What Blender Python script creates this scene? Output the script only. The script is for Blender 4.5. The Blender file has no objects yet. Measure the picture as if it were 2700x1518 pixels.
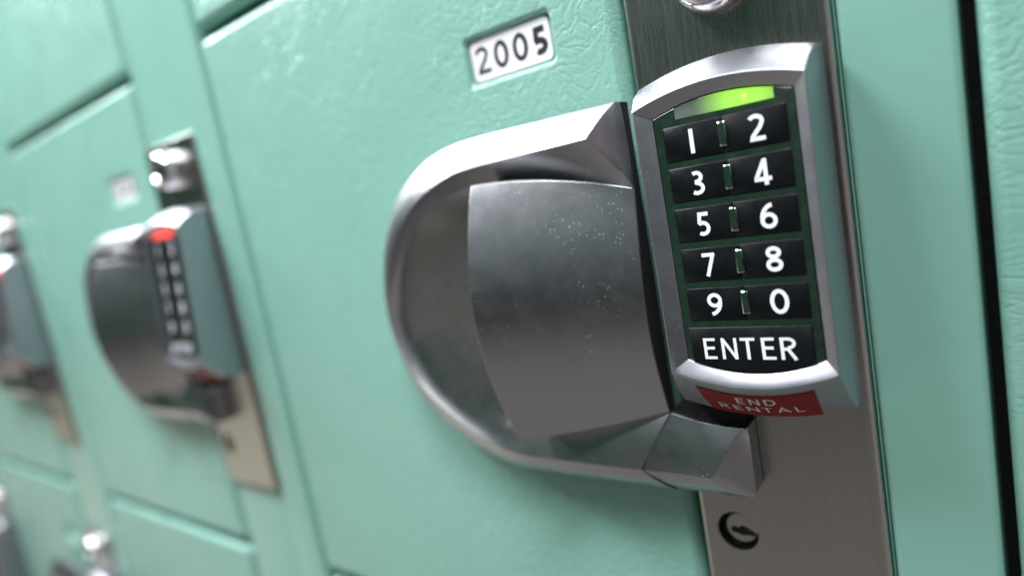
import bpy, bmesh, math
from mathutils import Vector, Matrix

MM = 0.001
sc = bpy.context.scene

# ------------------------------------------------------------------ camera
Rm = [[0.7816147, 0.1832936, 0.5962230], [-0.0569064, 0.9728187, -0.2244672], [-0.6211603, 0.1415179, 0.7708000]]
right = Vector((Rm[0][0], Rm[0][2], -Rm[0][1]))
down = Vector((Rm[1][0], Rm[1][2], -Rm[1][1]))
fwd = Vector((Rm[2][0], Rm[2][2], -Rm[2][1]))
cd = bpy.data.cameras.new('camera')
cam = bpy.data.objects.new('camera', cd)
sc.collection.objects.link(cam)
M = Matrix.Identity(4)
for i in range(3):
    M[i][0] = right[i]; M[i][1] = -down[i]; M[i][2] = -fwd[i]
M[1][3] = -0.2
cam.matrix_world = M
cd.sensor_width = 36.0
cd.lens = 23.108
cd.clip_start = 0.005
cd.clip_end = 50
cd.dof.use_dof = True
cd.dof.focus_distance = 0.190
cd.dof.aperture_fstop = 3.5
cd.dof.aperture_blades = 9
sc.camera = cam

# ------------------------------------------------------------------ view
sc.view_settings.view_transform = 'Standard'
sc.view_settings.look = 'None'
sc.view_settings.exposure = 0.0
sc.view_settings.gamma = 1.0
sc.view_settings.use_curve_mapping = False

# ------------------------------------------------------------------ world: the dim hall round the lockers
world = bpy.data.worlds.new('World')
sc.world = world
world.use_nodes = True
wn = world.node_tree.nodes; wl = world.node_tree.links
wn.clear()
wo = wn.new('ShaderNodeOutputWorld'); wb = wn.new('ShaderNodeBackground')
tc = wn.new('ShaderNodeTexCoord'); sx = wn.new('ShaderNodeSeparateXYZ')
wl.new(tc.outputs['Generated'], sx.inputs[0])
mr = wn.new('ShaderNodeMapRange'); mr.inputs['From Min'].default_value = -1; mr.inputs['From Max'].default_value = 1
wl.new(sx.outputs['Z'], mr.inputs['Value'])
cr = wn.new('ShaderNodeValToRGB')
wl.new(mr.outputs[0], cr.inputs[0])
stops = [(0.0, (.50, .47, .46)), (0.20, (.52, .48, .46)), (0.32, (.34, .315, .30)), (0.41, (.05, .047, .046)), (0.45, (.02, .02, .022)), (0.50, (.012, .016, .018)),
         (0.56, (.06, .09, .085)), (0.63, (.20, .30, .28)), (0.76, (.44, .56, .57)), (0.88, (.55, .58, .64)), (1.0, (.60, .62, .68))]
el = cr.color_ramp.elements
el[0].position, el[0].color = stops[0][0], (*stops[0][1], 1)
el[1].position, el[1].color = stops[-1][0], (*stops[-1][1], 1)
for p_, c_ in stops[1:-1]:
    e_ = el.new(p_); e_.color = (*c_, 1)
# warmer and lighter towards the open ends of the aisle: mauve wall at +X, beige floor light at -X
def wmap(a, b, to):
    n = wn.new('ShaderNodeMapRange'); n.interpolation_type = 'SMOOTHSTEP'
    n.inputs['From Min'].default_value = a; n.inputs['From Max'].default_value = b; n.inputs['To Max'].default_value = to
    wl.new(sx.outputs['X'], n.inputs['Value']); return n.outputs[0]
def wmix(f, a, col):
    n = wn.new('ShaderNodeMix'); n.data_type = 'RGBA'
    wl.new(f, n.inputs[0]); wl.new(a, n.inputs[6]); n.inputs[7].default_value = (*col, 1)
    return n.outputs[2]
# the opposite bank of green lockers, seen in reflections that lean left
lx = wmap(.0, -.28, 1.0)
def zmap(a, b):
    n = wn.new('ShaderNodeMapRange'); n.interpolation_type = 'SMOOTHSTEP'
    n.inputs['From Min'].default_value = a; n.inputs['From Max'].default_value = b
    wl.new(sx.outputs['Z'], n.inputs['Value']); return n.outputs[0]
def wmul(a, b):
    n = wn.new('ShaderNodeMath'); n.operation = 'MULTIPLY'; wl.new(a, n.inputs[0]); wl.new(b, n.inputs[1]); return n.outputs[0]
c0_ = wmix(wmul(lx, wmul(zmap(-.28, -.02), zmap(.62, .34))), cr.outputs[0], (.06, .135, .10))
c1_ = wmix(wmap(.62, .97, .75), c0_, (.95, .80, .86))
lowl = wmul(wmap(-.45, -.9, 1.0), zmap(.0, -.32))
c2_ = wmix(lowl, c1_, (1.7, 1.6, 1.35))
wl.new(c2_, wb.inputs[0])
wb.inputs[1].default_value = 0.5
wl.new(wb.outputs[0], wo.inputs[0])

# ------------------------------------------------------------------ ceiling tubes (real lamps above the aisle)
def area(name, loc, target, sx_, sy_, power, col):
    ld = bpy.data.lights.new(name, 'AREA'); ld.shape = 'RECTANGLE'
    ld.size = sx_; ld.size_y = sy_; ld.energy = power; ld.color = col
    o = bpy.data.objects.new(name, ld); sc.collection.objects.link(o)
    o.location = loc
    d = Vector(target) - Vector(loc)
    o.rotation_euler = d.to_track_quat('-Z', 'Y').to_euler()
    return o
area('ceiling_panel_lamp', (0.10, -0.50, 1.15), (-0.2, 0, 0), 0.45, 0.2, 20, (.96, .97, 1.0))
area('ceiling_tube_lamp', (-0.85, -0.25, 0.95), (-0.40, 0.0, -.1), 1.1, 0.26, 31, (.93, .95, 1.0))
area('far_ceiling_lamp', (-2.25, -0.24, 1.30), (-0.5, 0.0, 0), 0.9, 0.30, 50, (.93, .95, 1.0))

# ------------------------------------------------------------------ materials
def mat(name, base, rough=.5, metal=0.0, **kw):
    m = bpy.data.materials.new(name); m.use_nodes = True
    b = m.node_tree.nodes['Principled BSDF']
    b.inputs['Base Color'].default_value = (*base, 1)
    b.inputs['Roughness'].default_value = rough
    b.inputs['Metallic'].default_value = metal
    for k, v in kw.items():
        b.inputs[k].default_value = v
    return m, m.node_tree.nodes, m.node_tree.links, b

def mathn(N, L, op, a, b=None, c=None):
    n = N.new('ShaderNodeMath'); n.operation = op
    for i, v in enumerate((a, b, c)):
        if v is None: continue
        if isinstance(v, (int, float)): n.inputs[i].default_value = v
        else: L.new(v, n.inputs[i])
    return n.outputs[0]

def coords(N, L, scale=(1, 1, 1), rot=(0, 0, 0)):
    t = N.new('ShaderNodeTexCoord'); mp = N.new('ShaderNodeMapping')
    mp.inputs['Scale'].default_value = scale; mp.inputs['Rotation'].default_value = rot
    L.new(t.outputs['Object'], mp.inputs['Vector'])
    return mp.outputs[0]

def noise(N, L, vec, scale, detail=2, rough=.5, dist=0):
    n = N.new('ShaderNodeTexNoise'); n.inputs['Scale'].default_value = scale
    n.inputs['Detail'].default_value = detail; n.inputs['Roughness'].default_value = rough
    n.inputs['Distortion'].default_value = dist
    L.new(vec, n.inputs['Vector'])
    return n

def maprange(N, L, v, a, b, c=0.0, d=1.0, smooth=True):
    n = N.new('ShaderNodeMapRange')
    if smooth: n.interpolation_type = 'SMOOTHSTEP'
    n.inputs['From Min'].default_value = a; n.inputs['From Max'].default_value = b
    n.inputs['To Min'].default_value = c; n.inputs['To Max'].default_value = d
    L.new(v, n.inputs['Value'])
    return n.outputs[0]

def paint(name, wrinkle, stretch=(1, 1, 1), rough=.30, rot=0.0):
    m, N, L, b = mat(name, (.255, .50, .43), rough)
    b.inputs['Specular IOR Level'].default_value = .5
    v = coords(N, L, stretch, (0, rot, 0))
    # orange peel of the powder coat
    op = noise(N, L, v, 700, 2)
    h = mathn(N, L, 'MULTIPLY', op.outputs[0], .00002)
    if wrinkle:
        # warp the coordinates, then take cell borders as leather creases
        w1 = noise(N, L, v, 38, 3, .6)
        sub = N.new('ShaderNodeVectorMath'); sub.operation = 'SUBTRACT'
        L.new(w1.outputs['Color'], sub.inputs[0]); sub.inputs[1].default_value = (.5, .5, .5)
        scl = N.new('ShaderNodeVectorMath'); scl.operation = 'SCALE'; scl.inputs['Scale'].default_value = .030
        L.new(sub.outputs[0], scl.inputs[0])
        add = N.new('ShaderNodeVectorMath'); add.operation = 'ADD'
        L.new(v, add.inputs[0]); L.new(scl.outputs[0], add.inputs[1])
        tot = h
        mask = noise(N, L, v, 17, 2, .5, .3)
        mk = maprange(N, L, mask.outputs[0], .38, .60, .6, 1.0)
        for s, wdt, amp in ((85, .06, .00007), (180, .10, .000065), (360, .18, .00004)):
            vo = N.new('ShaderNodeTexVoronoi'); vo.feature = 'DISTANCE_TO_EDGE'
            vo.inputs['Scale'].default_value = s; vo.inputs['Randomness'].default_value = 1
            L.new(add.outputs[0], vo.inputs['Vector'])
            e = maprange(N, L, vo.outputs['Distance'], 0, wdt)
            e = mathn(N, L, 'MULTIPLY', e, mk)
            tot = mathn(N, L, 'MULTIPLY_ADD', e, amp * wrinkle, tot)
        big = noise(N, L, v, 60, 3)
        tot = mathn(N, L, 'MULTIPLY_ADD', big.outputs[0], .00003 * wrinkle, tot)
        h = tot
    # sparse nicks
    vn = N.new('ShaderNodeTexVoronoi'); vn.inputs['Scale'].default_value = 42
    wn2 = noise(N, L, v, 600, 2)
    L.new(v, vn.inputs['Vector'])
    dn = mathn(N, L, 'MULTIPLY_ADD', wn2.outputs[0], .03, vn.outputs['Distance'])
    sc2 = N.new('ShaderNodeSeparateColor'); L.new(vn.outputs['Color'], sc2.inputs[0])
    nick = mathn(N, L, 'MULTIPLY', maprange(N, L, dn, .035, .06, 1, 0), mathn(N, L, 'GREATER_THAN', sc2.outputs[1], .86))
    h = mathn(N, L, 'MULTIPLY_ADD', nick, -.00012, h)
    bp = N.new('ShaderNodeBump'); bp.inputs['Strength'].default_value = 1; bp.inputs['Distance'].default_value = 1
    L.new(h, bp.inputs['Height']); L.new(bp.outputs[0], b.inputs['Normal'])
    # wear: slight tone and gloss drift, tiny nicks
    n2 = noise(N, L, v, 9, 4)
    mixc = N.new('ShaderNodeMix'); mixc.data_type = 'RGBA'
    L.new(n2.outputs[0], mixc.inputs[0])
    mixc.inputs[6].default_value = (.232, .475, .392, 1); mixc.inputs[7].default_value = (.268, .52, .435, 1)
    L.new(mixc.outputs[2], b.inputs['Base Color'])
    L.new(maprange(N, L, noise(N, L, v, 25, 5).outputs[0], .3, .7, rough - .05, rough + .07), b.inputs['Roughness'])
    return m

M_door = paint('embossed_mint_paint', 1.15, (1, 1, 1), .30, .6)
M_frame = paint('smooth_mint_paint', 0.0, (1, 1, 1), .19)

def metal_satin(name, base, rough, speck=0.0, grain=0.0):
    m, N, L, b = mat(name, base, rough, 1.0)
    v = coords(N, L)
    r = maprange(N, L, noise(N, L, v, 160, 4, .6).outputs[0], .3, .7, rough - .02, rough + .015)
    h = mathn(N, L, 'MULTIPLY', noise(N, L, v, 3000, 2, .6).outputs[0], .0000035 + grain)
    bp = N.new('ShaderNodeBump'); bp.inputs['Distance'].default_value = 1
    if speck:
        # grease and dust specks, thicker where fingers rub
        vo = N.new('ShaderNodeTexVoronoi'); vo.inputs['Scale'].default_value = 800; L.new(v, vo.inputs['Vector'])
        d = maprange(N, L, vo.outputs['Distance'], .10, .24, 1, 0)
        patch = maprange(N, L, noise(N, L, v, 45, 3, .6).outputs[0], .43, .60)
        sel = N.new('ShaderNodeSeparateColor'); L.new(vo.outputs['Color'], sel.inputs[0])
        s2 = mathn(N, L, 'GREATER_THAN', sel.outputs[0], .42)
        d = mathn(N, L, 'MULTIPLY', mathn(N, L, 'MULTIPLY', d, patch), s2)
        d = mathn(N, L, 'MULTIPLY', d, speck)
        mixs = N.new('ShaderNodeMix'); mixs.data_type = 'FLOAT'
        L.new(d, mixs.inputs[0]); mixs.inputs[2].default_value = 1.0; mixs.inputs[3].default_value = .55
        L.new(mixs.outputs[0], b.inputs['Metallic'])
        r = mathn(N, L, 'MULTIPLY_ADD', d, .35, r)
        smear = maprange(N, L, noise(N, L, v, 90, 4, .7, 1.2).outputs[0], .45, .75, 0, .02)
        r = mathn(N, L, 'ADD', r, smear)
    L.new(r, b.inputs['Roughness'])
    L.new(h, bp.inputs['Height']); L.new(bp.outputs[0], b.inputs['Normal'])
    return m

M_zinc = metal_satin('satin_zinc_handle', (.46, .46, .48), .32, speck=.8)
M_house = metal_satin('cast_zinc_housing', (.41, .41, .45), .38, speck=.3, grain=.000012)
M_knob = metal_satin('polished_steel', (.72, .70, .70), .16)

def steel():
    m, N, L, b = mat('brushed_stainless', (.44, .44, .41), .30, 1.0)
    v = coords(N, L, (1, 1, .022))
    n1 = noise(N, L, v, 2600, 3, .7)
    n2 = noise(N, L, v, 900, 2, .6)
    L.new(maprange(N, L, n1.outputs[0], .25, .75, .22, .32), b.inputs['Roughness'])
    cr_ = N.new('ShaderNodeMix'); cr_.data_type = 'RGBA'
    L.new(n2.outputs[0], cr_.inputs[0]); cr_.inputs[6].default_value = (.40, .405, .38, 1); cr_.inputs[7].default_value = (.49, .485, .455, 1)
    L.new(cr_.outputs[2], b.inputs['Base Color'])
    bp = N.new('ShaderNodeBump'); bp.inputs['Distance'].default_value = 1
    L.new(mathn(N, L, 'MULTIPLY', n1.outputs[0], .000006), bp.inputs['Height']); L.new(bp.outputs[0], b.inputs['Normal'])
    return m
M_steel = steel()

def chrome():
    m, N, L, b = mat('dark_chrome_bezel', (.50, .56, .51), .10, 1.0)
    v = coords(N, L)
    bp = N.new('ShaderNodeBump'); bp.inputs['Distance'].default_value = 1
    n1 = noise(N, L, v, 420, 4, .7, .5)
    L.new(mathn(N, L, 'MULTIPLY', n1.outputs[0], .00007), bp.inputs['Height']); L.new(bp.outputs[0], b.inputs['Normal'])
    L.new(maprange(N, L, noise(N, L, v, 300, 4).outputs[0], .35, .65, .07, .19), b.inputs['Roughness'])
    return m
M_chrome = chrome()

def plastic(name, base, rough, amp=.00001):
    m, N, L, b = mat(name, base, rough)
    v = coords(N, L)
    bp = N.new('ShaderNodeBump'); bp.inputs['Distance'].default_value = 1
    L.new(mathn(N, L, 'MULTIPLY', noise(N, L, v, 900, 3).outputs[0], amp), bp.inputs['Height']); L.new(bp.outputs[0], b.inputs['Normal'])
    L.new(maprange(N, L, noise(N, L, v, 70, 5, .7).outputs[0], .35, .7, rough - .06, rough + .12), b.inputs['Roughness'])
    return m
M_black = plastic('black_key_plastic', (.005, .006, .007), .30)
M_black.node_tree.nodes['Principled BSDF'].inputs['Specular IOR Level'].default_value = .2
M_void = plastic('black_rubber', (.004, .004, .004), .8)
M_red = plastic('red_button_plastic', (.26, .008, .010), .48)
M_red.node_tree.nodes['Principled BSDF'].inputs['Specular IOR Level'].default_value = .22
M_white = plastic('white_ink', (.80, .80, .86), .45, .000001)
M_ink = plastic('black_engraving', (.006, .006, .007), .55, .000001)
M_tag = plastic('white_number_tag', (.93, .93, .96), .30, .000003)
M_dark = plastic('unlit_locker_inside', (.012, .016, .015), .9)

def lamp_mat(name, col, hot, cx, cz, rad, base, strength):
    """translucent light window: a diode glows behind frosted plastic and falls off along it"""
    m, N, L, b = mat(name, base, .22)
    t = N.new('ShaderNodeTexCoord'); s = N.new('ShaderNodeSeparateXYZ'); L.new(t.outputs['Object'], s.inputs[0])
    dx = mathn(N, L, 'SUBTRACT', s.outputs['X'], cx * MM); dz = mathn(N, L, 'SUBTRACT', s.outputs['Z'], cz * MM)
    r = mathn(N, L, 'SQRT', mathn(N, L, 'ADD', mathn(N, L, 'MULTIPLY', dx, dx), mathn(N, L, 'MULTIPLY', dz, dz)))
    nz = noise(N, L, t.outputs['Object'], 500, 3)
    r = mathn(N, L, 'MULTIPLY_ADD', nz.outputs[0], .0012, r)
    fall = maprange(N, L, r, rad[0] * MM, rad[1] * MM, 1, 0.0)
    core = maprange(N, L, r, .7 * MM, 1.9 * MM, 1, 0)
    mc = N.new('ShaderNodeMix'); mc.data_type = 'RGBA'
    L.new(core, mc.inputs[0]); mc.inputs[6].default_value = (*col, 1); mc.inputs[7].default_value = (*hot, 1)
    L.new(mc.outputs[2], b.inputs['Emission Color'])
    fall2 = mathn(N, L, 'MULTIPLY', fall, strength)
    L.new(fall2, b.inputs['Emission Strength'])
    return m

# ------------------------------------------------------------------ geometry helpers
OX, OZ = -67.0, -42.0        # origin of a lock (its plate centre); meshes are in mm round it

def link(name, me, m, parent=None):
    o = bpy.data.objects.new(name, me); sc.collection.objects.link(o)
    if m: me.materials.append(m)
    if parent: o.parent = parent
    return o

def meshobj(name, verts, faces, m, parent=None, org=(0, 0), sharp=30, bev=0, seg=2, bang=28, big=0):
    """verts are (X, Z, h) in mm: h is the height in front of the locker doors"""
    bm = bmesh.new()
    vs = [bm.verts.new(((x - org[0]) * MM, -h * MM, (z - org[1]) * MM)) for x, z, h in verts]
    for f in faces:
        f2 = []
        for i in f:
            if not f2 or f2[-1] != i: f2.append(i)
        if len(set(f2)) >= 3:
            try: bm.faces.new([vs[i] for i in f2])
            except ValueError: pass
    bmesh.ops.remove_doubles(bm, verts=bm.verts, dist=1e-6)
    bmesh.ops.recalc_face_normals(bm, faces=bm.faces)
    for f in bm.faces: f.smooth = True
    for e in bm.edges:
        e.smooth = not (len(e.link_faces) == 2 and e.calc_face_angle(0) > math.radians(sharp))
        if big and len(e.link_faces) == 2:
            a1, a2 = sorted(f.calc_area() for f in e.link_faces)
            if a2 > big * a1: e.smooth = False
    me = bpy.data.meshes.new(name); bm.to_mesh(me); bm.free()
    o = link(name, me, m, parent)
    if bev:
        bv = o.modifiers.new('bevel', 'BEVEL'); bv.width = bev * MM; bv.segments = seg
        bv.limit_method = 'ANGLE'; bv.angle_limit = math.radians(bang); bv.harden_normals = True
        bv.use_clamp_overlap = True
    return o

def bake(o):
    """apply an object's modifiers without operators"""
    dg = bpy.context.evaluated_depsgraph_get(); dg.update()
    me = bpy.data.meshes.new_from_object(o.evaluated_get(dg))
    mats = [s for s in o.data.materials]
    o.modifiers.clear(); o.data = me
    if not me.materials:
        for s in mats: me.materials.append(s)
    return o

def loft(loops, cap0=False, cap1=False):
    n = len(loops[0]); V = [p for l in loops for p in l]; F = []
    for j in range(len(loops) - 1):
        for i in range(n):
            k = (i + 1) % n
            F.append((j * n + i, j * n + k, (j + 1) * n + k, (j + 1) * n + i))
    if cap0: F.append(tuple(range(n)))
    if cap1: F.append(tuple((len(loops) - 1) * n + i for i in range(n)))
    return V, F

def strip(loops):
    n = len(loops[0]); V = [p for l in loops for p in l]; F = []
    for j in range(len(loops) - 1):
        for i in range(n - 1):
            F.append((j * n + i, j * n + i + 1, (j + 1) * n + i + 1, (j + 1) * n + i))
    return V, F

def rrect(x0, x1, z0, z1, r, h, seg=6):
    out = []
    for cx, cz, a0 in ((x1 - r, z1 - r, 0), (x0 + r, z1 - r, 90), (x0 + r, z0 + r, 180), (x1 - r, z0 + r, 270)):
        for i in range(seg + 1):
            a = math.radians(a0 + 90 * i / seg)
            out.append((cx + r * math.cos(a), cz + r * math.sin(a), h))
    return out

def prism(poly, h0, h1):
    return loft([[(x, z, h0) for x, z in poly], [(x, z, h1) for x, z in poly]], True, True)

def cr_spline(P, n):
    """Catmull-Rom through P (any dimension), n steps per span"""
    P = [Vector(p) for p in P]; out = []
    for i in range(len(P) - 1):
        a = P[i - 1] if i else P[0] * 2 - P[1]
        b, c = P[i], P[i + 1]
        d = P[i + 2] if i + 2 < len(P) else P[-1] * 2 - P[-2]
        for k in range(n):
            t = k / n
            out.append(.5 * ((2 * b) + (c - a) * t + (2 * a - 5 * b + 4 * c - d) * t * t + (3 * b - a - 3 * c + d) * t ** 3))
    out.append(P[-1]); return out

def resample(P, n):
    P = [Vector(p) for p in P]; L = [0]
    for a, b in zip(P, P[1:]): L.append(L[-1] + (b - a).length)
    out = []; j = 0
    for i in range(n + 1):
        s = L[-1] * i / n
        while j < len(P) - 2 and L[j + 1] < s: j += 1
        t = (s - L[j]) / max(1e-9, L[j + 1] - L[j])
        out.append(P[j].lerp(P[j + 1], min(1, t)))
    return out

# ------------------------------------------------------------------ lettering: strokes of constant width
def arc(cx, cy, rx, ry, a0, a1, n=16):
    return [(cx + rx * math.cos(math.radians(a0 + (a1 - a0) * i / n)), cy + ry * math.sin(math.radians(a0 + (a1 - a0) * i / n))) for i in range(n + 1)]

def dense(P, d=.12):
    out = [P[0]]
    for a, b in zip(P, P[1:]):
        n = max(1, int(math.hypot(b[0] - a[0], b[1] - a[1]) / d))
        for i in range(1, n + 1):
            out.append((a[0] + (b[0] - a[0]) * i / n, a[1] + (b[1] - a[1]) * i / n))
    return out

def ribbon(P, w, rnd=False, closed=False):
    """2D quads of a mitred stroke; returns list of (left,right) point pairs"""
    P = dense(P); n = len(P); prs = []
    if closed: P = P[:-1]; n -= 1
    if rnd and not closed:
        # round caps by tapering extra samples
        def cap(p, q):
            dx, dy = p[0] - q[0], p[1] - q[1]; l = math.hypot(dx, dy); return dx / l, dy / l
    for i in range(n):
        a = P[i - 1] if (i or closed) else None
        c = P[(i + 1) % n] if (i < n - 1 or closed) else None
        b = P[i]
        def nrm(p, q):
            dx, dy = q[0] - p[0], q[1] - p[1]; l = math.hypot(dx, dy) or 1; return (-dy / l, dx / l)
        n1 = nrm(a, b) if a else None; n2 = nrm(b, c) if c else None
        if n1 and n2:
            mx_, my_ = n1[0] + n2[0], n1[1] + n2[1]; l = math.hypot(mx_, my_) or 1; mx_ /= l; my_ /= l
            k = 1 / max(.35, mx_ * n1[0] + my_ * n1[1])
        else:
            mx_, my_ = n1 or n2; k = 1
        hw = w / 2 * k
        prs.append(((b[0] + mx_ * hw, b[1] + my_ * hw), (b[0] - mx_ * hw, b[1] - my_ * hw)))
    if rnd and not closed:
        for end in (0, -1):
            p = P[end]; q = P[1] if end == 0 else P[-2]; dx, dy = cap(p, q); nx_, ny_ = -dy, dx
            if end == 0: nx_, ny_ = -nx_, -ny_
            ex = []
            for s in (.45, .8, 1.0):
                hw = w / 2 * math.sqrt(1 - s * s) + 1e-4
                c_ = (p[0] + dx * w / 2 * s, p[1] + dy * w / 2 * s)
                ex.append(((c_[0] + nx_ * hw, c_[1] + ny_ * hw), (c_[0] - nx_ * hw, c_[1] - ny_ * hw)))
            if end == 0: prs = ex[::-1] + prs
            else: prs = prs + ex
    if closed: prs.append(prs[0])
    return prs

def glyph(ch, w, style='key'):
    """strokes of a character in a cell one unit high; returns (list of (points, closed), advance width)"""
    q = w / 2
    if ch == '1': return [([(w / 2, 0), (w / 2, 1)], 0)], w
    if ch == '0':
        rx = .285 if style == 'key' else .25
        return [(arc(rx + q, .5, rx, .5 - q, 90, 450, 40), 1)], 2 * rx + w
    if ch == '2':
        r = .245
        return [(arc(.26, .73, r, 1 - .73 - q, 152, -28, 18) + [(.40, .50), (.24, .33), (.10, .17), (.075, q + .0)] + [(.58, q)], 0)], .60
    if ch == '3':
        return [(arc(.24, .74, .215, .26 - q, 128, -78, 16) + [(.17, .535)], 0), ([(.17, .535)] + arc(.235, .285, .255, .285 - q, 72, -132, 18), 0)], .56
    if ch == '4':
        return [([(.66, .235 + q * 0), (.075, .235), (.075, .28), (.415, .93)], 0), ([(.44, 0), (.44, 1)], 0)], .68
    if ch == '5':
        return [([(.52, 1 - q), (.14, 1 - q), (.11, .56)] + arc(.235, .315, .245, .315 - q, 112, -128, 20), 0)], .56
    if ch == '6':
        return [(arc(.56, .36, .56 - q, .64 - q, 97, 176, 14), 0), (arc(.33, .315, .33 - q, .315 - q, 90, 450, 30), 1)], .66
    if ch == '9':
        s, a = glyph('6', w); return [([(a - x, 1 - y) for x, y in p_], c_) for p_, c_ in s], a
    if ch == '7': return [([(0, 1 - q), (.56, 1 - q)], 0), ([(.50, 1 - q * .6), (.17, 0)], 0)], .58
    if ch == '8': return [(arc(.31, .755, .215, .245 - q, 90, 450, 26), 1), (arc(.31, .275, .245, .275 - q, 90, 450, 28), 1)], .62
    if ch == 'E': return [([(.52, 1 - q), (q, 1 - q), (q, q), (.54, q)], 0), ([(q, .53), (.48, .53)], 0)], .56
    if ch == 'N': return [([(q, 0), (q, 1)], 0), ([(q * 1.0, .97), (.68 - q, .03)], 0), ([(.68 - q, 0), (.68 - q, 1)], 0)], .68
    if ch == 'T': return [([(0, 1 - q), (.60, 1 - q)], 0), ([(.30, 0), (.30, 1 - w)], 0)], .60
    if ch == 'R': return [([(q, 0), (q, 1)], 0), ([(w, 1 - q), (.30, 1 - q)] + arc(.31, .74, .22, .26 - q, 80, -80, 12) + [(.26, .48), (w, .48)], 0), ([(.30, .46), (.56, 0)], 0)], .60
    if ch == 'D': return [([(q, 0), (q, 1)], 0), ([(w, 1 - q), (.28, 1 - q)] + arc(.30, .5, .37, .5 - q, 86, -86, 20) + [(.28, q), (w, q)], 0)], .70
    if ch == 'A': return [([(.02, 0), (.36, .97), (.70, 0)], 0), ([(.17, .30), (.55, .30)], 0)], .72
    if ch == 'L': return [([(q, 1), (q, q), (.50, q)], 0)], .52
    return [], .4

def letters(name, items, fn, m, parent, thick=.04):
    """items: (char, x centre, z bottom, height, width scale, stroke, style); fn maps (x,z,lift) to (X,Z,h)"""
    V = []; F = []
    for ch, xc, zb, hh, ws, w, st in items:
        strokes, adv = glyph(ch, w, st)
        for si, (pts, closed) in enumerate(strokes):
            prs = ribbon(pts, w, st == 'round', bool(closed))
            base = len(V)
            lift = .012 * si
            for a, b in prs:
                for px, pz in (a, b):
                    V.append(fn(xc + (px - adv / 2) * hh * ws, zb + pz * hh, thick + lift))
            for i in range(len(prs) - 1):
                F.append((base + 2 * i, base + 2 * i + 1, base + 2 * i + 3, base + 2 * i + 2))
    me = bpy.data.meshes.new(name)
    me.from_pydata([((x - OX) * MM, -h * MM, (z - OZ) * MM) for x, z, h in V], [], F)
    for p in me.polygons: p.use_smooth = False
    bm = bmesh.new(); bm.from_mesh(me)
    bmesh.ops.recalc_face_normals(bm, faces=bm.faces)
    for f in bm.faces:
        if f.normal.y > 0: f.normal_flip()
    bm.to_mesh(me); bm.free()
    return link(name, me, m, parent)

def fflat(h):
    return lambda x, z, l: (lambda q: (q[0], q[1], q[2] + l))(face((x, z, h)))
def flat(h):
    return lambda x, z, l: (x, z, h + l)

# ------------------------------------------------------------------ lockers
PX, PZ = 334.0, 314.0        # pitch of the columns and rows
def tag(o, label, cat, group=None, kind=None):
    o['label'] = label; o['category'] = cat
    if group: o['group'] = group
    if kind: o['kind'] = kind
    return o
def empty(name, x, z, h=0):
    o = bpy.data.objects.new(name, None); sc.collection.objects.link(o)
    o.location = (x * MM, -h * MM, z * MM); o.empty_display_size = .02
    return o

DX0, DX1, DZ0, DZ1 = -341.2, -98.6, -199.3, 108.8     # door outline (zero column, zero row)
def door_mesh(parent, m):
    org = (-220, -47)
    loops = [rrect(DX0, DX1, DZ0, DZ1, 3.0, -8), rrect(DX0, DX1, DZ0, DZ1, 3.0, -3.8)]
    for k in (15, 30, 45, 60, 75, 90):
        a = math.radians(k); i = 3.8 * (1 - math.cos(a)); h = -3.8 + 3.8 * math.sin(a)
        loops.append(rrect(DX0 + i, DX1 - i, DZ0 + i, DZ1 - i, 3.0, h))
    rx0, rx1, rz0, rz1 = -163.4, -122.7, 39.9, 59.4
    for ins, h in ((0, 0), (.5, -.1), (1.0, -.45), (1.5, -1.1), (1.85, -2.0), (2.1, -2.8)):
        loops.append(rrect(rx0 + ins * .8, rx1 - ins * .8, rz0 + ins, rz1 - ins, 2.2, h))
    V, F = loft(loops, False, True)
    return meshobj('door_panel', V, F, m, parent, org, sharp=50, big=6)

def number_tag(parent, digits):
    org = (-220, -47)
    V, F = loft([rrect(-161.3, -125.2, 42.2, 57.1, 2.3, -2.8), rrect(-161.3, -125.2, 42.2, 57.1, 2.3, -1.75), rrect(-161.1, -125.4, 42.4, 56.9, 2.2, -1.55)], False, True)
    t = meshobj('number_plate', V, F, M_tag, parent, org, sharp=35)
    its = []
    for ch, xc, ws, w in zip(digits, (-155.8, -147.1, -138.3, -129.6), (.98, 1.02, 1.02, .98), (.155, .175, .18, .235)):
        its.append((ch, xc, 44.9 + (.0 if w < .2 else -.2), 9.7, ws, w, 'round' if w < .2 else 'plain'))
    global OX, OZ
    so = (OX, OZ); OX, OZ = org
    letters('number', its, flat(-1.55), M_ink, t, .03)
    OX, OZ = so
    return t

def child_copy(root, loc, skip=()):
    r = root.copy(); sc.collection.objects.link(r); r.location = loc
    for ch in list(root.children):
        if ch.name.split('.')[0] in skip: continue
        c = ch.copy(); sc.collection.objects.link(c); c.parent = r
        for g in list(ch.children):
            d = g.copy(); sc.collection.objects.link(d); d.parent = c
    return r

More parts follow.
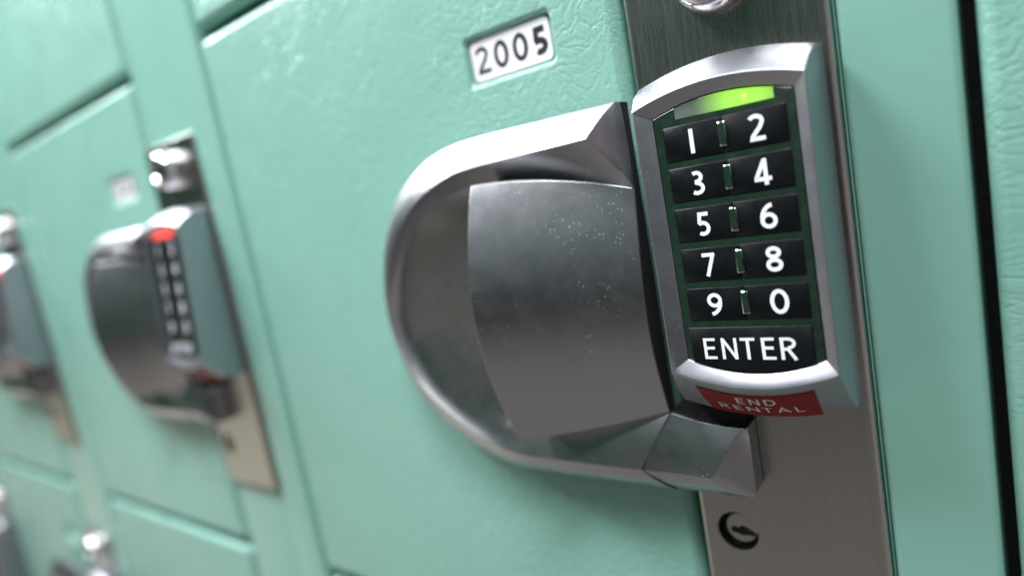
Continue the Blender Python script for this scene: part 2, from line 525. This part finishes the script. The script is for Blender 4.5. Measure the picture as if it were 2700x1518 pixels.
dg_ = 'mint green locker doors of the bank'
door = empty('locker', -220, -47)
door_mesh(door, M_door); number_tag(door, '2005')
tag(door, 'textured mint green locker door numbered 2005, the large sharp one in the middle', 'locker', dg_)
door_spots = [
    (0, -1, '2004', 'mint door edge above the dark slit over the door numbered 2005'),
    (1, -1, None, 'blurred mint door at the top left corner, above the slit over the red-lit middle lock'),
    (2, -1, None, 'mint door at the far upper left edge, beyond the shiny blurred one'),
    (1, 0, '2002', 'blurred mint locker door with a small recessed number tag left of the red-lit handle'),
    (2, 0, None, 'blurred mint door cut by the left edge, behind the leftmost red-lit lock'),
    (0, 1, None, 'mint door top just showing at the bottom edge, below the door numbered 2005'),
    (1, 1, None, 'blurred mint door below the slanting bottom slit, right of the small lower knob'),
    (2, 1, None, 'pale blurred mint door in the lower left, left of the small lower knob'),
    (3, 1, None, 'blurred door in the bottom left corner behind the cropped dark lock'),
    (-1, 0, None, 'wrinkled mint door along the right edge of the photo, past the black gap'),
]
for k, r, num, lab in door_spots:
    d = child_copy(door, ((-220 - PX * k) * MM, 0, (-47 - PZ * r) * MM), skip=('number_plate',))
    d['label'] = lab
    if (k, r) == (-1, 0):
        M_door2 = paint('embossed_mint_paint_across', .9, (.55, 1, 1.5), .32, .15)
        for c in d.children: c.data = c.data.copy(); c.data.materials.clear(); c.data.materials.append(M_door2)
    if num:
        so = (OX, OZ)
        t = number_tag(d, num)

# frame of each column: post on the right, strip carrying the plates, dark inside behind the door gaps
ZT, ZB = 560.0, -560.0
def column_frame(k, lab):
    root = empty('locker_cabinet', -67 - PX * k, -47)
    org = (-67, -47)
    def chan(name, x0, x1, h, r, m):
        pr = [(x0, -24), (x0, h - r)]
        for a in range(0, 91, 15):
            t = math.radians(a); pr.append((x0 + r - r * math.cos(t), h - r + r * math.sin(t)))
        for a in range(90, -1, -15):
            t = math.radians(a); pr.append((x1 - r + r * math.cos(t), h - r + r * math.sin(t)))
        pr += [(x1, h - r), (x1, -24)]
        V, F = strip([[(x, z, hh) for x, hh in pr] for z in (ZB, ZT)])
        return meshobj(name, V, F, m, root, org, sharp=50)
    chan('post', -36.9, -10.7, -.2, 2.0, M_frame)
    chan('lock_strip', -96.9, -37.2, -2.2, 1.6, M_frame)
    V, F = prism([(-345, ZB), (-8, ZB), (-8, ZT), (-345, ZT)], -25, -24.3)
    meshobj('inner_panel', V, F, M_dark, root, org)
    tag(root, lab, 'locker cabinet', 'upright cabinet frames between the lockers')
for k, lab in ((0, 'smooth mint frame upright right of the keypad with its green light'),
               (1, 'blurred mint frame upright between the middle lock and the door numbered 2005'),
               (2, 'blurred mint frame upright right of the leftmost red-lit lock'),
               (3, 'blurred mint frame upright cut by the left edge beside the cropped lower lock'),
               (-1, 'frame upright just outside the right edge, beyond the wrinkled right-hand door')):
    if k != -1: column_frame(k, lab)
# dark inside behind the right-hand door
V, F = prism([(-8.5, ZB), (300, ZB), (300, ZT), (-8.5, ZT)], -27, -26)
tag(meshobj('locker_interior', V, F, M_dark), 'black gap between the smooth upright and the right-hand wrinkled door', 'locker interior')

# ------------------------------------------------------------------ one lock
def dashed_arc(x, xc, hw, corner, mid):
    t = (x - xc) / hw
    return corner + (mid - corner) * (1 - t * t)

def ring(xl, xr, ztc, ztm, zbc, zbm, ht, hb=None, nx=24, nz=10):
    """outline with arched top and bottom; height may differ at the bottom"""
    hb = ht if hb is None else hb
    xc, hw = (xl + xr) / 2, (xr - xl) / 2; out = []
    for i in range(nx): x = xl + (xr - xl) * i / nx; out.append((x, dashed_arc(x, xc, hw, ztc, ztm), ht))
    for i in range(nz): t = i / nz; out.append((xr, ztc + (zbc - ztc) * t, ht + (hb - ht) * t))
    for i in range(nx): x = xr - (xr - xl) * i / nx; out.append((x, dashed_arc(x, xc, hw, zbc, zbm), hb))
    for i in range(nz): t = i / nz; out.append((xl, zbc + (ztc - zbc) * t, hb + (ht - hb) * t))
    return out

def lerp_tab(v, tab):
    for (a, fa), (b, fb) in zip(tab, tab[1:]):
        if v <= b: return fa + (fb - fa) * (v - a) / (b - a)
    return tab[-1][1]
def crown(z):
    """the keypad face swells towards its lower end"""
    return 20 + 6.6 * (16 - z) / 80 if z < 16 else 20
def rescale(x, z, h, h2):
    k = (200 - h2) / (200 - h); return (x * k, z * k, h2)
def face(p):
    x, z, h = p
    h2 = crown(z) - lerp_tab(20 - h, ((-2, -2), (0, 0), (.4, .3), (3.05, 1.1), (3.6, 1.6), (4.3, 2.1), (7, 4.8), (20, 17.8)))
    return rescale(x, z, h, h2)
def side(p):
    x, z, h = p
    t = max(0, min(1, (16 - z) / 80)); g = 6.4 * t
    h2 = h + g * max(0, min(1, (h - 5) / 15)) + (2.2 - 0) * t * max(0, 1 - abs(h - 9.5) / 5.7)
    return rescale(x, z, h, h2)
def warped(VF, f):
    return [f(p) for p in VF[0]], VF[1]

def build_lock(led):
    root = empty('keypad_lock', OX, OZ)
    O = (OX, OZ)
    P = lambda name, VF, m, par=None, **kw: meshobj(name, VF[0], VF[1], m, par or root, O, **kw)

    # mounting plate with real holes for the key cylinder and the latch slot
    def cutter(poly, h0, h1):
        V, F = prism(poly, h0, h1); return meshobj('cut', V, F, None, None, (0, 0))
    def circ(cx, cz, r, n=40): return [(cx + r * math.cos(2 * math.pi * i / n), cz + r * math.sin(2 * math.pi * i / n)) for i in range(n)]
    loops = [rrect(-95.8, -37.7, -153, 67.5, 1.2, -2.1), rrect(-95.8, -37.7, -153, 67.5, 1.2, -1.2)]
    for a in (20, 40, 60, 75, 90):
        t = math.radians(a); i = 3.0 * (1 - math.cos(t)); loops.append(rrect(-95.8 + i * .55, -37.7 - i, -153 + i * .4, 67.5 - i * .4, 1.2, -1.2 + 2.7 * math.sin(t)))
    V, F = loft(loops, True, True)
    plate = meshobj('mounting_plate', V, F, M_steel, None, (0, 0), sharp=40)
    for poly in (circ(-83, -125.3, 6.9), [(-78, -104.6), (-72.6, -104.6), (-72.6, -87.2), (-78, -87.2)]):
        c = cutter(poly, -5, 6)
        b = plate.modifiers.new('b', 'BOOLEAN'); b.operation = 'DIFFERENCE'; b.object = c; b.solver = 'EXACT'
        bake(plate)
        me = c.data; bpy.data.objects.remove(c); bpy.data.meshes.remove(me)
    bm = bmesh.new(); bm.from_mesh(plate.data)
    bf = max(bm.faces, key=lambda f: f.calc_area())
    for f in bm.faces: f.smooth = True
    for e in bm.edges:
        fl = any(abs(f.normal.y) > .999 for f in e.link_faces)
        e.smooth = not (fl or (len(e.link_faces) == 2 and e.calc_face_angle(0) > .6))
    bm.to_mesh(plate.data); bm.free()
    plate.data.transform(Matrix.Translation((-OX * MM, 0, -OZ * MM)))
    plate.parent = root
    # slot lining and key cylinder sunk in the hole
    P('latch_slot', prism([(-80, -106), (-71, -106), (-71, -86), (-80, -86)], -2.15, -1.9), M_void)
    V, F = loft([[(x, z, -2.1) for x, z in circ(-83, -125.3, 7.3)], [(x, z, -2.0) for x, z in circ(-83, -125.3, 7.2)]], True, True)
    P('cylinder_well', (V, F), M_void)
    V, F = loft([[(x, z, -2.0) for x, z in circ(-82.3, -124.9, 5.3)], [(x, z, -.5) for x, z in circ(-82.3, -124.9, 5.3)], [(x, z, -.2) for x, z in circ(-82.3, -124.9, 5.0)]], False, True)
    cyl = P('key_cylinder', (V, F), M_steel, sharp=30)
    key = [(-86.1, -125.4), (-84.8, -124.6), (-83.3, -124.9), (-82.0, -123.9), (-80.2, -124.6), (-77.6, -126.2), (-77.9, -127.4), (-80.0, -127.2), (-82.2, -127.6), (-84.0, -127.0), (-85.6, -126.8)]
    P('keyway', prism(key, -.3, -.12), M_void, cyl)

    # round knob at the top of the plate
    kz = 50.2; kx = -66.3
    prof = [(11.2, 1.4), (11.4, 2.2), (11.2, 5.2), (10.9, 7.4), (10.2, 9.2), (9.0, 10.6), (7.6, 11.3), (6.6, 11.3), (6.2, 10.9), (5.9, 9.6), (5.6, 9.2), (0.01, 9.2)]
    V, F = loft([[(kx + r * math.cos(2 * math.pi * i / 48), kz + r * math.sin(2 * math.pi * i / 48), h) for i in range(48)] for r, h in prof], True, True)
    P('lock_knob', (V, F), M_knob, sharp=45)

    # keypad housing: walls, steep top and bottom slopes, front ring, inner bevel
    xl, xr = -89.0, -41.2
    base = ring(-91.0, -40.3, 23.0, 27.0, -75.8, -79.6, 1.4)
    outer = ring(-91.0, -40.3, 23.0, 27.0, -75.8, -79.6, 9.0, 9.5)
    mid = ring(-90.2, -40.7, 20.2, 24.1, -70.0, -74.5, 15.3, 15.2)
    ridge = ring(xl, xr, 16.2, 20.2, -63.3, -68.3, 20.0)
    ridge2 = ring(xl + .45, xr - .45, 15.8, 19.75, -62.95, -67.7, 20.12)
    inner = ring(xl + 1.4, xr - .9, 15.0, 18.9, -62.0, -66.0, 19.6)
    pan = ring(-84.9, -45.2, 13.2, 16.5, -60.1, -64.2, 15.7)
    pan2 = ring(-84.9, -45.2, 13.2, 16.5, -60.1, -64.2, 13.5)
    V, F = loft([[side(p) for p in l] for l in (base, outer, mid)] + [[face(p) for p in l] for l in (ridge, ridge2, inner, pan, pan2)])
    P('keypad_housing', (V, F), M_house, sharp=32, bev=.28, bang=24)

    # chrome key panel; a thin dark seam is left all round
    panel = ring(-84.6, -45.5, 12.95, 16.2, -59.85, -63.9, 15.75)
    P('key_panel', warped(loft([[(x, z, 14) for x, z, h in panel], panel] + [[(-65 + (x + 65) * k, -24 + (z + 24) * k, h) for x, z, h in panel] for k in (.8, .6, .4, .2, .05)], False, True), face), M_chrome, bev=.15)

    # keys
    tops = (9.7, -2.2, -14.1, -26.1, -38.1); rows = ('12', '34', '56', '78', '90')
    for j, (zt, pair) in enumerate(zip(tops, rows)):
        zb = zt - 9.8
        for ch, x0, x1, xc in ((pair[0], -82.0, -64.85, -73.7), (pair[1], -64.55, -47.6, -55.35)):
            if ch in '12' or 1:
                V, F = loft([rrect(x0, x1, zb, zt, .35, 15.0, 2), rrect(x0, x1, zb, zt, .35, 16.2, 2), rrect(x0 + .18, x1 - .18, zb + .18, zt - .18, .3, 16.38, 2)], False, True)
            kx_ = P('key', warped((V, F), face), M_black, sharp=40)
            hh = 7.1 if ch not in '13579' else 6.9
            letters('digit', [(ch, xc, zb + 1.4, hh, .98, .165 if ch != '1' else .185, 'key')], fflat(16.38), M_white, kx_, .03)
        # divider bar between the two keys
        V, F = loft([rrect(-65.75, -63.6, zb + 1.8, zt - 1.3, .3, 16.2, 2), rrect(-65.75, -63.6, zb + 1.8, zt - 1.3, .3, 16.7, 2), rrect(-65.4, -63.95, zb + 2.1, zt - 1.6, .3, 16.95, 2)], False, True)
        P('divider_bar', warped((V, F), face), M_chrome, sharp=25)
        # thin surround of the key pair
        V, F = loft([rrect(-82.25, -47.35, zb - .25, zt + .25, .4, 15.77, 2), rrect(-82.0 - .0, -47.6, zb - .0, zt + .0, .35, 15.78, 2)])
        P('key_gap', warped((V, F), face), M_void)
    # ENTER key: arched lower edge
    def arcpoly(xl_, xr_, zt, zc, zm, h, n=20):
        out = [(xl_, zt, h), (xr_, zt, h)]
        for i in range(n + 1):
            x = xr_ - (xr_ - xl_) * i / n; out.append((x, dashed_arc(x, -65.1, 19.6, zc, zm), h))
        return out
    V, F = loft([arcpoly(-82.9, -47.8, -50.0, -59.8, -63.7, 14.5), arcpoly(-82.9, -47.8, -50.0, -59.8, -63.7, 16.35), arcpoly(-82.7, -48.0, -50.2, -59.6, -63.5, 16.55)], False, True)
    ek = P('enter_key', warped((V, F), face), M_black, sharp=40)
    its = [(c, x, -59.75, 6.5, ws, .135, 'key') for c, x, ws in (('E', -77.0, 1.08), ('N', -71.2, 1.05), ('T', -65.75, 1.08), ('E', -59.9, 1.08), ('R', -54.55, 1.1))]
    letters('lettering', its, fflat(16.55), M_white, ek, .03)

    # status light window: straight lower edge, arched upper edge
    def win(x0, x1, zb, h, ins=0, n=20):
        out = [(x1 - ins, zb + ins, h), (x0 + ins, zb + ins, h)]
        for i in range(n + 1):
            x = x0 + ins + (x1 - x0 - 2 * ins) * i / n; out.append((x, dashed_arc(x, -65.05, 19.7, 12.9, 16.15) - ins, h))
        return out
    V, F = loft([win(-77.8, -50.3, 11.5, 15.2), win(-77.8, -50.3, 11.5, 15.9), win(-77.8, -50.3, 11.5, 16.0, .12)], False, True)
    if led == 'green':
        lm = lamp_mat('green_light_window', (.40, 1.0, .0), (.85, .95, .08), -57.0 - OX, 13.6 - OZ, (3.5, 15.5), (.13, .17, .14), .9)
    else:
        lm = lamp_mat('red_light_window', (1.0, .035, .03), (1.0, .22, .08), -62.5 - OX, 13.8 - OZ, (9, 18), (.3, .1, .1), 1.6)
    P('status_light', warped((V, F), face), lm, sharp=30)
    V, F = loft([rrect(-78.35, -77.95, 11.6, 14.1, .1, 15.8, 2), rrect(-78.35, -77.95, 11.6, 14.1, .1, 16.15, 2)], False, True)
    P('light_clip', warped((V, F), face), M_chrome)

    # red button on the sloping lower face
    def slope(x, s, lift=0):
        """s 0 at the ridge, 1 at the lower outline"""
        xc, hw = -65.2, 24.6
        z0 = dashed_arc(x, xc, hw, -63.3, -68.3); z1 = dashed_arc(x, xc, hw, -70.0, -74.5); z2 = dashed_arc(x, xc, hw + .8, -75.8, -79.6)
        if s < .5: z, h = z0 + (z1 - z0) * s * 2, 20 + (15.2 - 20) * s * 2
        else: z, h = z1 + (z2 - z1) * (s - .5) * 2, 15.2 + (9.5 - 15.2) * (s - .5) * 2
        x, z, h = side((x, z, h)) if s > 0 else face((x, z, h))
        return (x, z - lift * .75, h + lift * .66)
    ns, nx_ = 10, 24; V = []; F = []
    def row(s, lift, ins=0):
        t = (s - .12) / .88
        x0 = -82.4 + 1.3 * t + ins; x1 = -48.4 - .9 * t - ins
        return [slope(x0 + (x1 - x0) * i / nx_, s, lift) for i in range(nx_ + 1)]
    g = [row(.12, -.4), row(.12, .30)] + [row(.12 + .86 * (j + .2) / ns, .42, .12) for j in range(ns)] + [row(.99, .30), row(.99, -.4)]
    V, F = strip(g); n1 = nx_ + 1
    F.append(tuple(j * n1 for j in range(len(g)))); F.append(tuple(j * n1 + nx_ for j in range(len(g))))
    rb = P('end_button', (V, F), M_red, sharp=40)
    items = [(c, x, .0, 1, ws, w, 'key') for c, x, ws, w in ()]
    def tmap(s_top, s_bot):
        return lambda x, z, l: slope(x, s_bot + (s_top - s_bot) * z, .42 + l)
    letters('lettering', [(c, x, 0, 1, 4.4, .13, 'key') for c, x in (('E', -70.0), ('N', -66.0), ('D', -61.6))], tmap(.22, .42), M_white, rb, .04)
    letters('lettering', [(c, x, 0, 1, ws, .12, 'key') for c, x, ws in (('R', -76.2, 4.6), ('E', -72.0, 4.6), ('N', -67.6, 5.2), ('T', -63.4, 5.0), ('A', -58.8, 4.9), ('L', -54.2, 4.6))], tmap(.50, .74), M_white, rb, .04)

    # ---------------- pull handle: D-shaped rim with two arms, a finger well and a raised grip
    A = [(-98.0, 21.2), (-111.2, 21.4), (-135.2, 21.6), (-155.5, 21.6), (-166.6, 21.0), (-179.0, 18.7), (-192.8, 12.6), (-204.4, 4.0), (-214.3, -8.6), (-220.5, -23), (-224.0, -40), (-224.3, -54), (-221.6, -67.5), (-214.8, -80.2), (-203.0, -91.8), (-186.3, -101.7), (-169.7, -107.2), (-144.4, -108.3), (-99.0, -108.3)]
    B = [(-105.6, 11.8, 20), (-118.1, 11.6, 20), (-138.2, 11.4, 20), (-155.1, 10.9, 20), (-166.2, 9.6, 20), (-182.4, 4.3, 19.5), (-195.2, -3.8, 18.5), (-204.6, -12.8, 17.5), (-212.4, -24.0, 16.5), (-216.8, -36.2, 16), (-217.6, -48.9, 15.5), (-214.6, -61.8, 15), (-207.5, -73.8, 15), (-195.4, -84.6, 15), (-179.5, -94.2, 15), (-162.7, -99.6, 15), (-138.3, -100.2, 15), (-108.1, -100.0, 15)]
    Cc = [(-97.0, -5.6, 9.8), (-112, -3.4, 8.8), (-135, 1.2, 8.6), (-152, 3.9, 9), (-164.6, 4.6, 9.6), (-176.5, 2.6, 10.4), (-187.5, -2.2, 11), (-197.9, -9.0, 11), (-206.5, -18.5, 11), (-212.0, -29.5, 11), (-214.2, -42.0, 11), (-213.0, -55.0, 11), (-207.0, -67.0, 11.5), (-196.8, -77.4, 12), (-182.5, -85.6, 12), (-167.5, -89.5, 11.6), (-150, -89.4, 10.6), (-126, -86.2, 9.3), (-97.0, -80.6, 9.5)]
    HA = 12.2
    A = [(x, z, HA - 2.4 * max(0, min(1, (-z) / 60))) for x, z in A]
    def rs(L, i0, i1, n0, n1, n2):
        S = cr_spline(L, 8)
        return resample(S[:i0 * 8 + 1], n0)[:-1] + resample(S[i0 * 8:i1 * 8 + 1], n1)[:-1] + resample(S[i1 * 8:], n2)
    n0, n1_, n2 = 16, 60, 16
    LA = rs(A, 4, 16, n0, n1_, n2); LB = rs(B, 4, 15, n0, n1_, n2); LC = rs(Cc, 4, 15, n0, n1_, n2)
    K = 6
    loops = [[(p.x, p.y, 6.0) for p in LA], [(p.x, p.y, p.z) for p in LA]]
    for k in range(1, K):
        t = k / K; bul = .9 * math.sin(math.pi * t)
        l = []
        for a, b in zip(LA, LB):
            p = a.lerp(b, t); d = (b - a); nrm = Vector((0, 0, 1)) - d.normalized() * d.normalized().z
            nrm.normalize(); p = p + nrm * bul; l.append((p.x, p.y, p.z))
        loops.append(l)
    loops.append([(p.x, p.y, p.z) for p in LB])
    for k in range(1, K):
        t = k / K; l = []
        for i, (b, c) in enumerate(zip(LB, LC)):
            p = b.lerp(c, t); d = (c - b).normalized(); nrm = Vector((0, 0, 1)) - d * d.z; nrm.normalize()
            low = max(0, (i - n0 - n1_ + 6) / (n2 + 6))
            p = p + nrm * (-.5 + 1.3 * min(1, low)) * math.sin(math.pi * t); l.append((p.x, p.y, p.z))
        loops.append(l)
    loops.append([(p.x, p.y, p.z) for p in LC])
    # finger well: from the inner rim down to the foot of the grip
    nL = len(LC); W = []
    for k in range(1, 9):
        t = k / 8; l = []
        for i, p in enumerate(LC):
            u = i / (nL - 1)
            tgt = Vector((-148 + 0 * u, 1.0 - 80 * max(0, min(1, (i - n0) / n1_)), 6.6))
            if i <= n0: tgt = Vector((min(-100, max(-148, p.x)), p.y - 2.5, 6.6))
            if i >= n0 + n1_: tgt = Vector((min(-100, max(-148, p.x)), p.y + 6, 6.6))
            e = math.sin(t * math.pi / 2)
            q = p.lerp(tgt, t); hh = p.z + (tgt.z - p.z) * e
            l.append((q.x, q.y, hh))
        W.append(l)
    loops += W
    V, F = strip(loops); nl = len(loops[0])
    # flat right-hand end of the upper arm
    e0 = len(V)
    def endface(idx, fan):
        pts = [loops[j][idx] for j in fan]; b = len(V)
        for p in pts: V.append(p)
        return list(range(b, len(V)))
    # upper end facet: outline -> ridge apex -> valley, closed by the straight right edge at x = -97
    col = [loops[j][0] for j in range(1, 1 + K + K + 1)]
    right_pts = [(-97.1, 21.0 - 26.6 * t, 10.0 - .9 * math.sin(math.pi * t)) for t in [i / (2 * K) for i in range(2 * K + 1)]]
    right_pts[0] = (-97.1, 21.0, 10.4); right_pts[-1] = loops[1 + 2 * K][0]
    rows_ = []
    for k in range(0, 5):
        t = k / 4
        rows_.append([tuple(a[i] + (b[i] - a[i]) * t + (0, 0, .7 * math.sin(math.pi * t))[i] for i in range(3)) for a, b in zip(col, right_pts)])
    V2, F2 = strip(rows_); b = len(V); V += V2; F += [tuple(i + b for i in f) for f in F2]
    # back of the arm and rim
    b = len(V); V += [(x, z, 6.0) for x, z, h in loops[0]]; F.append(tuple(range(b, len(V))))
    body = P('pull_handle', (V, F), M_zinc, sharp=30)
    bv = body.modifiers.new('bevel', 'BEVEL'); bv.width = .22 * MM; bv.segments = 2; bv.limit_method = 'ANGLE'; bv.angle_limit = math.radians(26); bv.harden_normals = True

    # raised grip: arched across, sloping down towards the keypad
    nu, nv = 18, 30
    hl = lambda v: 26.0 + 11.6 * math.sin(math.pi * min(1, max(0, v))) ** .9
    hr = lambda v: 9.9 + 5.3 * math.sin(math.pi * v ** 1.15)
    def top(u): return 4.7 - 10.4 * u ** 1.75
    def bot(u): return -88.3 + 7.8 * u ** 1.7
    def gp(u, v):
        z = top(u) + (bot(u) - top(u)) * v
        h = hl(v) * (1 - u) + hr(v) * u - 1.4 * math.sin(math.pi * u)
        return (-150 + 53 * u, z, h)
    V, F = strip([[gp(i / nu, j / nv) for i in range(nu + 1)] for j in range(nv + 1)])
    border = [gp(i / nu, 0) for i in range(nu)] + [gp(1, j / nv) for j in range(nv)] + [gp(1 - i / nu, 1) for i in range(nu)] + [gp(0, 1 - j / nv) for j in range(nv)]
    b = len(V); nb = len(border)
    V += border + [(x, z, 6.1) for x, z, h in border]
    F += [(b + i, b + (i + 1) % nb, b + nb + (i + 1) % nb, b + nb + i) for i in range(nb)]
    grip = P('grip', (V, F), M_zinc, body, sharp=30)
    bv = grip.modifiers.new('bevel', 'BEVEL'); bv.width = .45 * MM; bv.segments = 3; bv.limit_method = 'ANGLE'; bv.angle_limit = math.radians(40); bv.harden_normals = True

    # black end plate of the handle, facing the keypad
    pts = [(21.0, 10.3)] + [(p[1], p[2] - .15) for p in right_pts[1:]] + [(gp(1, j / nv)[1], gp(1, j / nv)[2] - .1) for j in range(1, nv + 1)] + [(-80.8, 6.0), (21.0, 6.0)]
    V = [(-97.05, z, h) for z, h in pts] + [(-96.75, z, h) for z, h in pts]; n = len(pts)
    F = [(i, (i + 1) % n, n + (i + 1) % n, n + i) for i in range(n)] + [tuple(range(n)), tuple(range(n, 2 * n))]
    P('end_plate', (V, F), M_void, body)
    # spindle that carries the handle on the door
    P('spindle', prism([(-125 + 14 * math.cos(i / 4 * math.pi / 3), -42 + 14 * math.sin(i / 4 * math.pi / 3)) for i in range(24)], -.5, 6.2), M_void, body)

    # ---------------- fixed tail that completes the D across the plate
    sB = [(-96.6, -81.0, 9.4), (-99.9, -86.1, 11.4), (-104.0, -92.2, 13.4), (-107.5, -100.0, 15)]   # seam
    s0 = cr_spline([Vector(p) for p in sB], 4)
    cA = [Vector(p) for p in [(-72.3, -84.2, 10.4), (-75.4, -87.2, 11.5), (-79.2, -92.8, 13.4), (-83.1, -99.9, 15.2)]]
    s1 = cr_spline(cA, 4)
    nn = len(s0); cols = []
    for k in range(13):
        t = k / 12
        cols.append([tuple((a.lerp(c, t) + Vector((0, -1.2 * math.sin(math.pi * t) * (1 - i / (nn - 1)), -.5 * math.sin(math.pi * t))))[:]) for i, (a, c) in enumerate(zip(s0, s1))])
    V, F = strip(cols)
    # end facet
    redge = [Vector((-71.9, -84.2, 8.8)).lerp(Vector((-71.9, -105.4, 9.8)), i / (nn - 1)) for i in range(nn)]
    ef = []
    for k in range(5):
        t = k / 4
        ef.append([tuple((a.lerp(c, t) + Vector((0, 0, .15 * math.sin(math.pi * t))))[:]) for a, c in zip(s1, redge)])
    V2, F2 = strip(ef); b = len(V); V += V2; F += [tuple(i + b for i in f) for f in F2]
    # lower bevel: ridge -> outline
    ridge_ = [Vector(c_[-1]) for c_ in cols] + [Vector(ef[k][-1]) for k in range(1, 5)]
    nr = len(ridge_)
    outl = []
    for i in range(nr):
        t = i / (nr - 1); outl.append(Vector((-97.8 + (97.8 - 73.0) * t, -108.3 + .6 * t ** 2, 9.0 + .6 * t)))
    lb = []
    for k in range(5):
        t = k / 4; lb.append([tuple((a.lerp(c, t) + Vector((0, -.5, .5)) * math.sin(math.pi * t))[:]) for a, c in zip(ridge_, outl)])
    lb.append([(p.x, p.y, 2.0) for p in outl])
    V2, F2 = strip(lb); b = len(V); V += V2; F += [tuple(i + b for i in f) for f in F2]
    # right wall, upper wall, seam wall
    def wall(line):
        V2, F2 = strip([line, [(x, z, 2.0) for x, z, h in line]]); b = len(V); V.extend(V2); F.extend(tuple(i + b for i in f) for f in F2)
    wall([tuple(p) for p in redge] + [tuple(outl[-1])]); wall([c_[0] for c_ in cols] + [ef[k][0] for k in range(1, 5)]); wall([tuple(p) for p in s0] + [tuple(outl[0])])
    P('tail_shade_block', prism([(-95.5, -86.5), (-73.6, -86.5), (-73.6, -79.0), (-95.5, -79.0)], 1.55, 7.6), M_void)  # added black block standing in for the shade between tail and housing
    tl = P('latch_tail', (V, F), M_zinc, sharp=28)
    bv = tl.modifiers.new('bevel', 'BEVEL'); bv.width = .25 * MM; bv.segments = 2; bv.limit_method = 'ANGLE'; bv.angle_limit = math.radians(24); bv.harden_normals = True
    return root

lg = 'keypad locks on the lockers'
lock_g = build_lock('green')
tag(lock_g, 'large sharp silver keypad lock with green light and D-shaped pull handle', 'keypad lock', lg)
lock_r = build_lock('red')
lock_r.location = ((OX - PX) * MM, 0, OZ * MM)
tag(lock_r, 'blurred silver keypad lock with red light, between the sharp lock and the left edge', 'keypad lock', lg)
for k, r, lab in ((2, 0, 'blurred lock with red light cut off by the left edge of the photo'),
                  (2, 1, 'blurred lock at the bottom edge, only its round knob and top showing'),
                  (3, 1, 'dark blurred lock cropped by the bottom left corner')):
    c = child_copy(lock_r, ((OX - PX * k) * MM, 0, (OZ - PZ * r) * MM)); c['label'] = lab
